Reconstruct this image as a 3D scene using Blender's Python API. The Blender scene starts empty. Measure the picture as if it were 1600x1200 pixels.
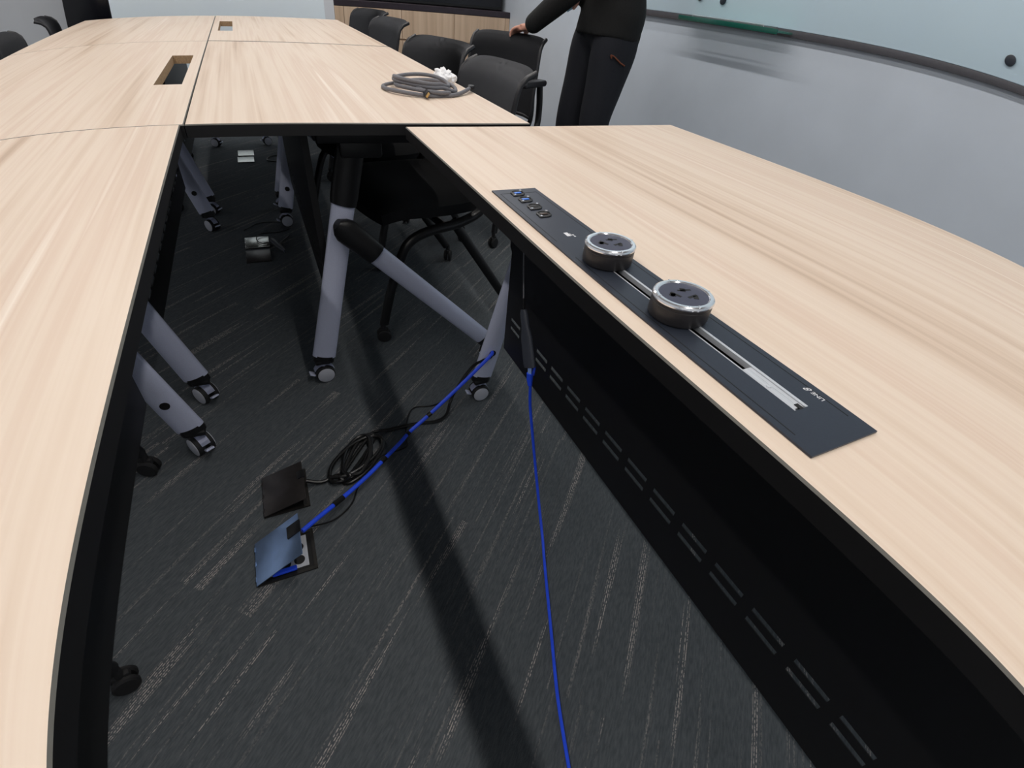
import bpy, bmesh, math, random
from mathutils import Matrix, Vector, Euler

random.seed(7)
S = bpy.context.scene
C = S.collection
PI = math.pi

# ------------------------------------------------------------------ camera
# wide-angle phone lens: polynomial projection (same lens everywhere, real barrel distortion)
cam_data = bpy.data.cameras.new('camera')
cam = bpy.data.objects.new('camera', cam_data)
C.objects.link(cam)
S.camera = cam
cam_data.type = 'PANO'
cam_data.panorama_type = 'FISHEYE_LENS_POLYNOMIAL'
cam_data.sensor_width = 36
cam_data.sensor_fit = 'HORIZONTAL'
cam_data.fisheye_fov = PI
cam_data.fisheye_polynomial_k0 = 0
cam_data.fisheye_polynomial_k1 = -0.062229548269486026
cam_data.fisheye_polynomial_k2 = 0.0006186102744252433
cam_data.fisheye_polynomial_k3 = 4.325618819302474e-05
cam_data.fisheye_polynomial_k4 = -1.557231074368311e-06
cam_data.clip_start = 0.01
CZ = 1.0025
M = Matrix([[0.9084352210293986, 0.19947357569994892, -0.36736322868619364],
            [-0.40917741775866, 0.6041675428392566, -0.6837802431892356],
            [0.08555284910289601, 0.7714867936504499, 0.6304671579339604]]).to_4x4()
M.translation = (0, 0, CZ)
cam.matrix_world = M

# ------------------------------------------------------------------ world / exposure
W = bpy.data.worlds.new('world')
S.world = W
W.use_nodes = True
W.node_tree.nodes['Background'].inputs[0].default_value = (0.6, 0.75, 1, 1)
W.node_tree.nodes['Background'].inputs[1].default_value = 0.02
S.view_settings.view_transform = 'Standard'
S.view_settings.look = 'None'
S.view_settings.gamma = 1
S.view_settings.use_curve_mapping = False
S.view_settings.exposure = 0.0
LIGHT = 42.0          # emission of the two ceiling light lines and the added fill line
# x, centre y, half length of the light lines
LINES = ((-1.085, 1.3, 3.3, 'long linear ceiling light above the left row of tables'),
         (0.775, 1.3, 3.3, 'long linear ceiling light above the right row of tables'),
         (1.62, 4.1, 0.9, 'short added fill light by the right wall, brightening the back corner'))  # third line is an added lamp that lifts the back corner
ZC = 2.8

# ------------------------------------------------------------------ materials
def lin(c):
    return tuple(((v / 255) / 12.92 if v / 255 <= .04045 else ((v / 255 + .055) / 1.055) ** 2.4) for v in c) + (1,)

def mat(name, rgb, rough=.5, metal=0, noise=0, nscale=40, spec=.5, bump=0, coat=0, trans=0, emit=0, stretch=(1, 1, 1)):
    m = bpy.data.materials.new(name)
    m.use_nodes = True
    nt = m.node_tree
    b = nt.nodes['Principled BSDF']
    c = lin(rgb)
    b.inputs['Base Color'].default_value = c
    b.inputs['Roughness'].default_value = rough
    b.inputs['Metallic'].default_value = metal
    b.inputs['Specular IOR Level'].default_value = spec
    b.inputs['Coat Weight'].default_value = coat
    b.inputs['Transmission Weight'].default_value = trans
    if emit:
        b.inputs['Emission Color'].default_value = c
        b.inputs['Emission Strength'].default_value = emit
    tc = nt.nodes.new('ShaderNodeTexCoord')
    mp = nt.nodes.new('ShaderNodeMapping')
    mp.inputs['Scale'].default_value = stretch
    nt.links.new(tc.outputs['Object'], mp.inputs['Vector'])
    nz = nt.nodes.new('ShaderNodeTexNoise')
    nz.inputs['Scale'].default_value = nscale
    nz.inputs['Detail'].default_value = 4
    nt.links.new(mp.outputs[0], nz.inputs['Vector'])
    if noise:
        r = nt.nodes.new('ShaderNodeValToRGB')
        r.color_ramp.elements[0].position = .3
        r.color_ramp.elements[1].position = .7
        r.color_ramp.elements[0].color = tuple(v * (1 - noise) for v in c[:3]) + (1,)
        r.color_ramp.elements[1].color = tuple(min(1, v * (1 + noise)) for v in c[:3]) + (1,)
        nt.links.new(nz.outputs['Fac'], r.inputs['Fac'])
        nt.links.new(r.outputs['Color'], b.inputs['Base Color'])
    if bump:
        bp = nt.nodes.new('ShaderNodeBump')
        bp.inputs['Strength'].default_value = bump
        bp.inputs['Distance'].default_value = .002
        nt.links.new(nz.outputs['Fac'], bp.inputs['Height'])
        nt.links.new(bp.outputs[0], b.inputs['Normal'])
    return m

def math_node(nt, op, a, b=None, c=None):
    n = nt.nodes.new('ShaderNodeMath')
    n.operation = op
    for i, v in enumerate((a, b, c)):
        if v is None:
            continue
        if isinstance(v, (int, float)):
            n.inputs[i].default_value = v
        else:
            nt.links.new(v, n.inputs[i])
    return n.outputs[0]

def wood_mat(name, cols, axis='Y', rough=.42, broad=7, fine=70, along=.45):
    """streaky laminate, grain along one local axis"""
    m = bpy.data.materials.new(name)
    m.use_nodes = True
    nt = m.node_tree
    b = nt.nodes['Principled BSDF']
    b.inputs['Roughness'].default_value = rough
    b.inputs['Specular IOR Level'].default_value = .35
    tc = nt.nodes.new('ShaderNodeTexCoord')
    oi = nt.nodes.new('ShaderNodeObjectInfo')
    add = nt.nodes.new('ShaderNodeVectorMath')
    add.operation = 'ADD'
    comb = nt.nodes.new('ShaderNodeCombineXYZ')
    r10 = math_node(nt, 'MULTIPLY', oi.outputs['Random'], 13.0)
    for i in range(3):
        nt.links.new(r10, comb.inputs[i])
    nt.links.new(tc.outputs['Object'], add.inputs[0])
    nt.links.new(comb.outputs[0], add.inputs[1])
    def streak(sc, al, detail, dist=0):
        mp = nt.nodes.new('ShaderNodeMapping')
        s = [sc, sc, sc]
        s['XYZ'.index(axis)] = al
        mp.inputs['Scale'].default_value = s
        nt.links.new(add.outputs[0], mp.inputs['Vector'])
        n = nt.nodes.new('ShaderNodeTexNoise')
        n.inputs['Scale'].default_value = 1
        n.inputs['Detail'].default_value = detail
        n.inputs['Roughness'].default_value = .6
        n.inputs['Distortion'].default_value = dist
        nt.links.new(mp.outputs[0], n.inputs['Vector'])
        return n.outputs['Fac']
    a = streak(broad, along, 3, .3)
    f = streak(fine, along * 1.3, 3, .1)
    mid = streak(broad * 4, along * 1.1, 2, .2)
    v = math_node(nt, 'MULTIPLY_ADD', a, .42, math_node(nt, 'MULTIPLY_ADD', f, .28, math_node(nt, 'MULTIPLY', mid, .42)))
    r = nt.nodes.new('ShaderNodeValToRGB')
    el = r.color_ramp.elements
    el[0].position = .40
    el[0].color = lin(cols[0])
    el[1].position = .72
    el[1].color = lin(cols[-1])
    for i, cc in enumerate(cols[1:-1]):
        e = el.new(.40 + .32 * (i + 1) / (len(cols) - 1))
        e.color = lin(cc)
    nt.links.new(v, r.inputs['Fac'])
    nt.links.new(r.outputs['Color'], b.inputs['Base Color'])
    return m

def carpet_mat():
    m = bpy.data.materials.new('carpet')
    m.use_nodes = True
    nt = m.node_tree
    b = nt.nodes['Principled BSDF']
    b.inputs['Roughness'].default_value = .95
    b.inputs['Specular IOR Level'].default_value = .15
    tc = nt.nodes.new('ShaderNodeTexCoord')
    mp = nt.nodes.new('ShaderNodeMapping')
    mp.inputs['Rotation'].default_value = (0, 0, -math.radians(44.5))
    nt.links.new(tc.outputs['Object'], mp.inputs['Vector'])
    sp = nt.nodes.new('ShaderNodeSeparateXYZ')
    nt.links.new(mp.outputs[0], sp.inputs[0])
    u, v = sp.outputs[0], sp.outputs[1]           # u along the streaks
    row = math_node(nt, 'FLOOR', math_node(nt, 'MULTIPLY', v, 4.0))      # planks 25 cm wide
    uoff = math_node(nt, 'ADD', u, math_node(nt, 'MULTIPLY', row, .37))
    col = math_node(nt, 'FLOOR', uoff)                                   # and 1 m long
    tid = math_node(nt, 'MULTIPLY_ADD', row, 7.13, math_node(nt, 'MULTIPLY', col, 3.71))
    def noise(su, sv, off, det=2, extra=None):
        cx = nt.nodes.new('ShaderNodeCombineXYZ')
        nt.links.new(math_node(nt, 'MULTIPLY', u, su), cx.inputs[0])
        nt.links.new(math_node(nt, 'MULTIPLY', v, sv), cx.inputs[1])
        if extra is not None:
            nt.links.new(math_node(nt, 'ADD', extra, off), cx.inputs[2])
        else:
            cx.inputs[2].default_value = off
        n = nt.nodes.new('ShaderNodeTexNoise')
        n.inputs['Scale'].default_value = 1
        n.inputs['Detail'].default_value = det
        nt.links.new(cx.outputs[0], n.inputs['Vector'])
        return n.outputs['Fac']
    def thresh(x, lo, hi):
        mr = nt.nodes.new('ShaderNodeMapRange')
        mr.inputs['From Min'].default_value = lo
        mr.inputs['From Max'].default_value = hi
        nt.links.new(x, mr.inputs['Value'])
        return mr.outputs[0]
    bands = thresh(noise(1.9, 42, 3.3, 1, tid), .64, .70)                # streak bands 1-2 cm wide
    lines = thresh(math_node(nt, 'SINE', math_node(nt, 'MULTIPLY', v, 2 * PI / .0042)), -.2, .5)
    dash = thresh(noise(170, 330, 9.1, 1), .42, .56)                     # loop pile dashes
    faint = thresh(noise(1.3, 120, 5.5, 1, tid), .62, .76)
    streak = math_node(nt, 'MULTIPLY', math_node(nt, 'MULTIPLY', bands, lines), dash)
    streak2 = math_node(nt, 'MULTIPLY', math_node(nt, 'MULTIPLY', faint, dash), .45)
    fac = math_node(nt, 'MAXIMUM', streak, streak2)
    base = nt.nodes.new('ShaderNodeValToRGB')
    base.color_ramp.elements[0].position = .3
    base.color_ramp.elements[1].position = .75
    base.color_ramp.elements[0].color = lin((74, 79, 83))
    base.color_ramp.elements[1].color = lin((95, 100, 104))
    nt.links.new(noise(60, 300, 1.7, 4), base.inputs['Fac'])
    mix = nt.nodes.new('ShaderNodeMix')
    mix.data_type = 'RGBA'
    mix.inputs['B'].default_value = lin((176, 168, 164))
    nt.links.new(fac, mix.inputs['Factor'])
    nt.links.new(base.outputs['Color'], mix.inputs['A'])
    nt.links.new(mix.outputs['Result'], b.inputs['Base Color'])
    bp = nt.nodes.new('ShaderNodeBump')
    bp.inputs['Strength'].default_value = .5
    bp.inputs['Distance'].default_value = .002
    nt.links.new(noise(250, 400, 2.2, 2), bp.inputs['Height'])
    nt.links.new(bp.outputs[0], b.inputs['Normal'])
    return m

OAK = wood_mat('pale_oak_laminate', [(200, 175, 153), (221, 199, 179), (232, 214, 196), (223, 200, 181), (243, 229, 214)])
OAKDOOR = wood_mat('cabinet_oak', [(186, 160, 136), (206, 180, 154), (220, 196, 172)], axis='Z', broad=9, fine=60, along=.7)
RAW = mat('cut_wood_edge', (176, 146, 112), .8, noise=.25, nscale=200)
BAND = mat('black_edge_band', (20, 19, 20), .5, noise=.1)
LIP = mat('edge_band_highlight', (112, 110, 104), .4, noise=.05)  # highlight on the black band's rounded top, painted as grey
BLACKM = mat('black_powder_coat', (16, 16, 18), .5, noise=.15, nscale=300)
BLACKP = mat('black_plastic', (20, 20, 22), .4, noise=.15, nscale=200)
SILVER = mat('silver_powder_coat', (202, 208, 232), .42, noise=.04, nscale=400, metal=.15)
HUB = mat('grey_wheel_cover', (185, 188, 198), .45, noise=.05)
RUBBER = mat('black_rubber', (22, 22, 24), .7, noise=.2)
CHROME = mat('polished_chrome', (240, 242, 246), .16, metal=.85, noise=.02)
ALU = mat('brushed_aluminium', (214, 217, 222), .3, metal=.35, noise=.08, nscale=8, stretch=(60, 1, 60))
TRACK = mat('anthracite_anodised_plate', (54, 60, 72), .38, metal=.35, noise=.06, nscale=500)
MODULE = mat('dark_module_shell', (44, 42, 44), .42, noise=.1, nscale=120)
FACE = mat('module_face', (62, 64, 82), .45, noise=.06, nscale=200)
HOLE = mat('dark_slot', (5, 5, 6), .6, noise=.2)
BLUEPORT = mat('blue_port_insert', (70, 130, 230), .35, noise=.1)
GOLD = mat('gold_contact', (196, 160, 100), .35, metal=.5, noise=.1)
WHITEINK = mat('white_print', (225, 225, 228), .6, noise=.03)
MESH = mat('black_chair_mesh', (62, 63, 68), .75, noise=.35, nscale=900, bump=.6)
SEATF = mat('black_seat_fabric', (20, 20, 23), .9, noise=.3, nscale=500, bump=.5)
CHAIRP = mat('black_chair_plastic', (34, 34, 38), .42, noise=.1, nscale=150)
CHAIRT = mat('black_tube', (18, 18, 20), .35, noise=.1)
BLUECAB = mat('blue_cable_jacket', (38, 84, 250), .4, noise=.08)
BLKCAB = mat('black_cable_jacket', (14, 14, 15), .35, noise=.1)
GREYCAB = mat('grey_braided_cable', (112, 112, 118), .6, noise=.3, nscale=700, bump=.6)
PLUGCLEAR = mat('clear_plug', (150, 180, 235), .2, noise=.1)
DONGLE = mat('dark_grey_dongle', (62, 66, 76), .38, noise=.08)
TISSUE = mat('white_tissue', (240, 240, 242), .9, noise=.03, bump=.3)
STEEL = mat('steel_lid_blue_reflection', (150, 178, 222), .28, metal=.8, noise=.08, nscale=30)  # blue-grey reflection of the walls tinted into the steel
STEELDIM = mat('steel_lid_unreflecting', (84, 80, 80), .33, metal=.75, noise=.12, nscale=30)  # same steel, darkened where it catches no reflection
STEELBRIGHT = mat('steel_lid_pale_reflection', (236, 238, 232), .22, metal=.85, noise=.06, nscale=30)  # same steel, whitened for the bright wall it mirrors
BOXRIM = mat('box_rim', (58, 56, 54), .4, metal=.6, noise=.15)
WALLW = mat('pale_wall_paint', (234, 246, 255), .6, noise=.02, nscale=3)
WALLG = mat('grey_wall_paint', (216, 220, 226), .6, noise=.03, nscale=3)
WALLR = mat('satin_grey_wall_panel', (216, 226, 238), .32, noise=.03, nscale=4, spec=.4)
CEIL = mat('ceiling_paint', (120, 122, 126), .9, noise=.02)
BOARD = mat('white_glass_board', (216, 240, 255), .3, noise=.015, nscale=2, spec=.3)
LEDGE = mat('dark_grey_ledge', (84, 84, 90), .45, noise=.06)
GLASSG = mat('green_tinted_glass', (70, 170, 150), .08, noise=.03)
GLASSG.node_tree.nodes['Principled BSDF'].inputs['Alpha'].default_value = .38
MAGNET = mat('dark_magnet', (50, 56, 66), .4, noise=.08)
SCREEN = mat('black_screen_glass', (14, 15, 22), .2, noise=.1, nscale=3)
SKIN = mat('skin', (214, 158, 138), .5, noise=.08, nscale=60)
JACKET = mat('black_jacket_cloth', (16, 17, 18), .9, noise=.25, nscale=120, bump=.6)
JEANS = mat('dark_denim', (22, 25, 34), .85, noise=.25, nscale=400, bump=.4)
STITCH = mat('orange_stitching', (112, 60, 38), .8, noise=.15)
HAIR = mat('black_hair', (18, 16, 16), .6, noise=.3, nscale=200)
SHOE = mat('black_shoe', (24, 24, 26), .5, noise=.15)
CARD = mat('pale_blue_card', (170, 205, 225), .5, noise=.04)
LAMP = mat('lit_diffuser', (255, 250, 244), .5, emit=LIGHT)
CARPET = carpet_mat()

# ------------------------------------------------------------------ mesh helpers
def setp(o, label=None, cat=None, group=None, kind=None):
    if label: o['label'] = label
    if cat: o['category'] = cat
    if group: o['group'] = group
    if kind: o['kind'] = kind
    return o

def obj(name, bm, m, parent=None, smooth=35, matrix=None):
    me = bpy.data.meshes.new(name)
    if bm is not None:
        bmesh.ops.recalc_face_normals(bm, faces=bm.faces)
        bm.to_mesh(me)
        bm.free()
    for x in (m if isinstance(m, (list, tuple)) else [m]):
        me.materials.append(x)
    if smooth:
        for p in me.polygons:
            p.use_smooth = True
        me.set_sharp_from_angle(angle=math.radians(smooth))
    o = bpy.data.objects.new(name, me)
    C.objects.link(o)
    if parent is not None:
        o.parent = parent
    if matrix is not None:
        o.matrix_local = matrix
    return o

def empty(name, loc=(0, 0, 0), rz=0, label=None, cat=None, group=None):
    o = bpy.data.objects.new(name, None)
    o.empty_display_size = .1
    C.objects.link(o)
    o.location = loc
    o.rotation_euler = (0, 0, rz)
    return setp(o, label, cat, group)

def copy_tree(o, parent=None):
    c = o.copy()
    C.objects.link(c)
    c.parent = parent
    for ch in [x for x in S.objects if x.parent is o]:
        copy_tree(ch, c)
    return c

def B():
    return bmesh.new()

def box(bm, c, s, bev=0, rot=None, seg=2, mi=0):
    """box centred at c, size s, optional rotation matrix and bevel"""
    t = bmesh.new()
    bmesh.ops.create_cube(t, size=1)
    bmesh.ops.scale(t, vec=s, verts=t.verts)
    if bev:
        bmesh.ops.bevel(t, geom=t.edges[:], offset=min(bev, min(s) * .49), segments=seg, affect='EDGES', profile=.5)
    mx = Matrix.Translation(c)
    if rot is not None:
        mx = mx @ (rot.to_4x4() if hasattr(rot, 'to_4x4') else rot)
    bmesh.ops.transform(t, matrix=mx, verts=t.verts)
    merge(bm, t, mi)

def merge(bm, t, mi=0):
    vm = {}
    for v in t.verts:
        vm[v] = bm.verts.new(v.co)
    for f in t.faces:
        try:
            nf = bm.faces.new([vm[v] for v in f.verts])
            nf.material_index = mi
        except ValueError:
            pass
    t.free()

def bx(x0, x1, y0, y1, z0, z1, bev=0, bm=None, mi=0):
    bm = bm or B()
    box(bm, ((x0 + x1) / 2, (y0 + y1) / 2, (z0 + z1) / 2), (x1 - x0, y1 - y0, z1 - z0), bev, mi=mi)
    return bm

def catmull(pts, n=6):
    P = [Vector(p) for p in pts]
    if len(P) < 3:
        return P
    out = []
    for i in range(len(P) - 1):
        p0 = P[i - 1] if i else P[0] * 2 - P[1]
        p1, p2 = P[i], P[i + 1]
        p3 = P[i + 2] if i + 2 < len(P) else P[-1] * 2 - P[-2]
        for k in range(n):
            t = k / n
            out.append(.5 * ((2 * p1) + (p2 - p0) * t + (2 * p0 - 5 * p1 + 4 * p2 - p3) * t * t + (3 * p1 - p0 - 3 * p2 + p3) * t ** 3))
    out.append(P[-1])
    return out

def tube(bm, pts, r, seg=12, smooth=0, ry=None, up=None, cap=True, mi=0):
    """sweep an ellipse r x ry; with `up` the r axis lies across `up`. r may be a list per point"""
    P = catmull(pts, smooth) if smooth else [Vector(p) for p in pts]
    n = len(P)
    rings = []
    prev = None
    for i, p in enumerate(P):
        d = (P[min(i + 1, n - 1)] - P[max(i - 1, 0)]).normalized()
        if up is not None:
            b = Vector(up)
            a = d.cross(b).normalized()
            b = a.cross(d).normalized()
        else:
            if prev is None:
                ref = Vector((0, 0, 1)) if abs(d.z) < .9 else Vector((1, 0, 0))
                a = d.cross(ref).normalized()
            else:
                a = (prev - d * prev.dot(d)).normalized()
            b = d.cross(a).normalized()
        prev = a
        if isinstance(r, (list, tuple)):
            f = i / (n - 1) * (len(r) - 1)
            k = min(int(f), len(r) - 2)
            ra = r[k] + (r[k + 1] - r[k]) * (f - k)
        else:
            ra = r
        rb = ra if ry is None else ry
        rings.append([bm.verts.new(p + a * (ra * math.cos(2 * PI * j / seg)) + b * (rb * math.sin(2 * PI * j / seg))) for j in range(seg)])
    for i in range(n - 1):
        for j in range(seg):
            f = bm.faces.new((rings[i][j], rings[i][(j + 1) % seg], rings[i + 1][(j + 1) % seg], rings[i + 1][j]))
            f.material_index = mi
    if cap:
        for rr in (rings[0], rings[-1]):
            f = bm.faces.new(rr)
            f.material_index = mi
    return bm

def cyl(bm, a, b, r, seg=24, r2=None, mi=0):
    return tube(bm, [a, b], [r, r if r2 is None else r2], seg, mi=mi)

def lathe(bm, prof, seg=40, mx=None, mi=0):
    """profile of (radius, z) about z"""
    rings = []
    for r, z in prof:
        if r < 1e-6:
            rings.append([bm.verts.new((0, 0, z))])
        else:
            rings.append([bm.verts.new((r * math.cos(2 * PI * j / seg), r * math.sin(2 * PI * j / seg), z)) for j in range(seg)])
    new = [v for q in rings for v in q]
    for a, b in zip(rings[:-1], rings[1:]):
        if len(a) == 1 and len(b) == 1:
            continue
        for j in range(seg):
            k = (j + 1) % seg
            if len(a) == 1:
                f = bm.faces.new((a[0], b[j], b[k]))
            elif len(b) == 1:
                f = bm.faces.new((a[j], a[k], b[0]))
            else:
                f = bm.faces.new((a[j], a[k], b[k], b[j]))
            f.material_index = mi
    if mx is not None:
        bmesh.ops.transform(bm, matrix=mx, verts=new)
    return bm

def grid_slab(us, vs, holes, w0, w1, frame):
    """slab over breakpoints us x vs, cells in `holes` (set of (i,j)) left open; frame(u,v,w)->xyz"""
    bm = B()
    cache = {}
    def V(i, j, k):
        key = (i, j, k)
        if key not in cache:
            cache[key] = bm.verts.new(frame(us[i], vs[j], (w0, w1)[k]))
        return cache[key]
    nu, nv = len(us) - 1, len(vs) - 1
    solid = lambda i, j: 0 <= i < nu and 0 <= j < nv and (i, j) not in holes
    for i in range(nu):
        for j in range(nv):
            if not solid(i, j):
                continue
            bm.faces.new((V(i, j, 1), V(i + 1, j, 1), V(i + 1, j + 1, 1), V(i, j + 1, 1)))
            bm.faces.new((V(i, j, 0), V(i, j + 1, 0), V(i + 1, j + 1, 0), V(i + 1, j, 0)))
            if not solid(i - 1, j): bm.faces.new((V(i, j, 0), V(i, j, 1), V(i, j + 1, 1), V(i, j + 1, 0)))
            if not solid(i + 1, j): bm.faces.new((V(i + 1, j, 0), V(i + 1, j + 1, 0), V(i + 1, j + 1, 1), V(i + 1, j, 1)))
            if not solid(i, j - 1): bm.faces.new((V(i, j, 0), V(i + 1, j, 0), V(i + 1, j, 1), V(i, j, 1)))
            if not solid(i, j + 1): bm.faces.new((V(i, j + 1, 0), V(i, j + 1, 1), V(i + 1, j + 1, 1), V(i + 1, j + 1, 0)))
    return bm

def struct(name, bm, m, parent=None):
    o = obj(name, bm, m, parent, smooth=0)
    if parent is None:
        o['kind'] = 'structure'
    return o

# ------------------------------------------------------------------ room
XR, XL, YB, YF = 2.208, -2.4, 5.3, -2.2
struct('floor', bx(XL - .1, XR + .1, YF - .1, YB + .1, -.1, 0), CARPET)
struct('ceiling', bx(XL - .1, XR + .1, YF - .1, YB + .1, ZC, ZC + .1), CEIL)
struct('wall_right', bx(XR, XR + .1, YF - .1, YB + .1, 0, ZC), WALLR)
struct('wall_left', bx(XL - .1, XL, YF - .1, YB + .1, 0, ZC), WALLG)
struct('wall_back', bx(XL, XR, YB, YB + .1, 0, ZC), WALLG)
struct('wall_front', bx(XL, XR, YF - .1, YF, 0, ZC), WALLG)
struct('trim_1', bx(-.85, .627, 4.9, YB, 0, ZC), WALLW)      # pale projecting wall section
struct('trim_2', bx(.627, .70, 4.9, YB, 0, ZC), WALLG)       # grey filler strip next to the cabinet

# ceiling light lines (the only lamps; the short third is added fill)
for x, yc, hlen, lab in LINES:
    t = empty('linear_ceiling_light', (x, yc, ZC), 0, lab, 'ceiling light')
    bm = B()
    for q in (-1, 1):
        bx(min(q * .045, q * .06), max(q * .045, q * .06), -hlen, hlen, -.06, 0, bm=bm)
        bx(min(q * .032, q * .045), max(q * .032, q * .045), -hlen, hlen, -.06, -.012, bm=bm)
        bx(-.06, .06, min(q * hlen, q * (hlen + .01)), max(q * hlen, q * (hlen + .01)), -.06, 0, bm=bm)
    bx(-.045, .045, -hlen, hlen, -.012, 0, bm=bm)
    obj('housing', bm, SILVER, t, 0)
    bm = B()
    vs = [bm.verts.new(p) for p in ((-.032, -hlen, -.055), (.032, -hlen, -.055), (.032, hlen, -.055), (-.032, hlen, -.055))]
    bm.faces.new(vs[::-1])
    obj('diffuser', bm, LAMP, t, 0)

# ------------------------------------------------------------------ back of the room
cab = empty('oak_cabinet', (.70, 4.9, 0), 0, 'low oak-fronted wall cabinet in the back right corner', 'cabinet')
CW = XR - .70
obj('body', bx(.0, CW - .002, .02, .398, 0, .80), OAKDOOR, cab, 0)
obj('countertop', bx(0, CW - .002, .0, .398, .802, .845, .003), mat('dark_counter', (46, 38, 46), .35, noise=.15), cab, 0)
xs = [0, .071, .533, .987, 1.459, CW - .002]
xs = [0, .071, .533, .987, CW - .045, CW - .002]
for i in range(len(xs) - 1):
    for z0, z1, nm in ((.06, .592, 'lower_door'), (.604, .80, 'upper_door')):
        obj(nm, bx(xs[i] + .0015, xs[i + 1] - .0015, 0, .019, z0, z1, .0015), OAKDOOR, cab, 0)

tv = empty('wall_display', (1.53, YB, 1.32), 0, 'large black display on the back wall above the oak cabinet', 'display')
obj('bezel', bx(-.64, .64, -.30, -.002, -.472, .38, .006), BLACKP, tv, 0)
obj('screen', bx(-.625, .625, -.303, -.30, -.45, .365), SCREEN, tv, 0)

tall = empty('tall_black_cabinet', (-1.008, 5.1, 0), 0, 'tall black cabinet standing at the back wall left of the pale wall section', 'cabinet')
obj('body', bx(-.156, .156, -.18, .198, .06, 1.95, .004), BLACKM, tall)
obj('plinth', bx(-.14, .14, -.16, .19, 0, .06), BLACKP, tall, 0)
obj('door', bx(-.150, .150, -.20, -.181, .08, 1.93, .003), SCREEN, tall)
obj('handle', bx(.12, .132, -.222, -.200, 1.0, 1.2, .004), BLACKP, tall)

# ------------------------------------------------------------------ right wall: board, ledge, tray, magnets
wb = empty('glass_whiteboard', (XR, 0, 0), 0, 'long white glass writing board on the right wall', 'whiteboard')
obj('writing_panel', bx(-.014, -.002, -2.0, 3.16, .986, 2.25, .002), BOARD, wb)
obj('ledge', bx(-.022, -.001, -2.0, 3.16, .957, .985, .002), LEDGE, wb)

tray = empty('glass_pen_tray', (XR - .022, 2.18, .984), 0, 'green-tinted glass pen tray with a wire rail under the whiteboard', 'tray')
obj('shelf', bx(-.095, 0, -.33, .33, -.016, -.008, .002), GLASSG, tray)
bm = B()
tube(bm, [(-.002, -.24, .004), (-.088, -.24, .004), (-.09, .24, .004), (-.002, .24, .004)], .0022, 8)
tube(bm, [(-.088, -.238, .004), (-.088, -.238, -.008)], .002, 8)
tube(bm, [(-.089, .238, .004), (-.089, .238, -.008)], .002, 8)
obj('wire_rail', bm, CHROME, tray)
obj('front_lip', bx(-.101, -.095, -.33, .33, -.022, -.002, .001), mat('green_glass_edge', (30, 96, 84), .25, noise=.06), tray)

def magnet(y, z, label):
    bm = B()
    lathe(bm, [(0, 0), (.018, 0), (.019, .003), (.018, .008), (.012, .010), (0, .0105)], 28, Matrix.Rotation(-PI / 2, 4, 'Y'))
    o = obj('round_magnet', bm, MAGNET)
    o.location = (XR - .014, y, z)
    setp(o, label, 'magnet', 'round magnets on the whiteboard')
magnet(.945, 1.048, 'dark round magnet on the whiteboard near the right edge of the photo')
magnet(2.33, 1.063, 'dark round magnet above the glass pen tray, the nearer of the two')
magnet(2.50, 1.070, 'dark round magnet above the glass pen tray, the farther of the two')

# ------------------------------------------------------------------ tables
TW, TL, TZ = .7475, 1.492, .75
def caster(parent, x, y, ang, brake=True):
    """twin-wheel caster with grey covers, silver hood; wheel faces point along local y"""
    c = obj('caster', None, RUBBER, parent, 0)
    me = B()
    rot = Matrix.Translation((x, y, 0)) @ Matrix.Rotation(ang, 4, 'Z')
    for s in (-1, 1):
        mx = Matrix.Translation((0, s * .006, .0275)) @ Matrix.Rotation(-s * PI / 2, 4, 'X')
        lathe(me, [(0, 0), (.024, 0), (.0275, .003), (.0275, .0125), (.0262, .015), (.0245, .015)], 32, mx, 0)
        lathe(me, [(.0245, .015), (.0245, .0165), (.0215, .018), (0, .0185)], 32, mx, 1)
    cyl(me, (0, -.008, .0275), (0, .008, .0275), .008, mi=0)
    bmesh.ops.transform(me, matrix=rot, verts=me.verts)
    bmesh.ops.recalc_face_normals(me, faces=me.faces)
    me.to_mesh(c.data)
    me.free()
    c.data.materials.append(HUB)
    for p in c.data.polygons:
        p.use_smooth = True
    c.data.set_sharp_from_angle(angle=math.radians(35))
    # hood over the wheels
    hb = B()
    ring = []
    for k in range(9):
        a = math.radians(20 + k * 17)
        ring.append((.0315 * math.cos(a), .0315 * math.sin(a) + .0275))
    for a, b2 in zip(ring[:-1], ring[1:]):
        vs = []
        for (px, pz) in (a, b2):
            for yy in (-.011, .011):
                vs.append(hb.verts.new((px, yy, pz)))
        hb.faces.new((vs[0], vs[1], vs[3], vs[2]))
    bmesh.ops.solidify(hb, geom=hb.faces[:], thickness=.003)
    if brake:
        box(hb, (-.036, 0, .030), (.016, .02, .005), .001, Matrix.Rotation(.5, 3, 'Y'))
    cyl(hb, (0, 0, .055), (0, 0, .078), .009)
    bmesh.ops.transform(hb, matrix=rot, verts=hb.verts)
    obj('hood', hb, [SILVER], c)
    return c

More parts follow.
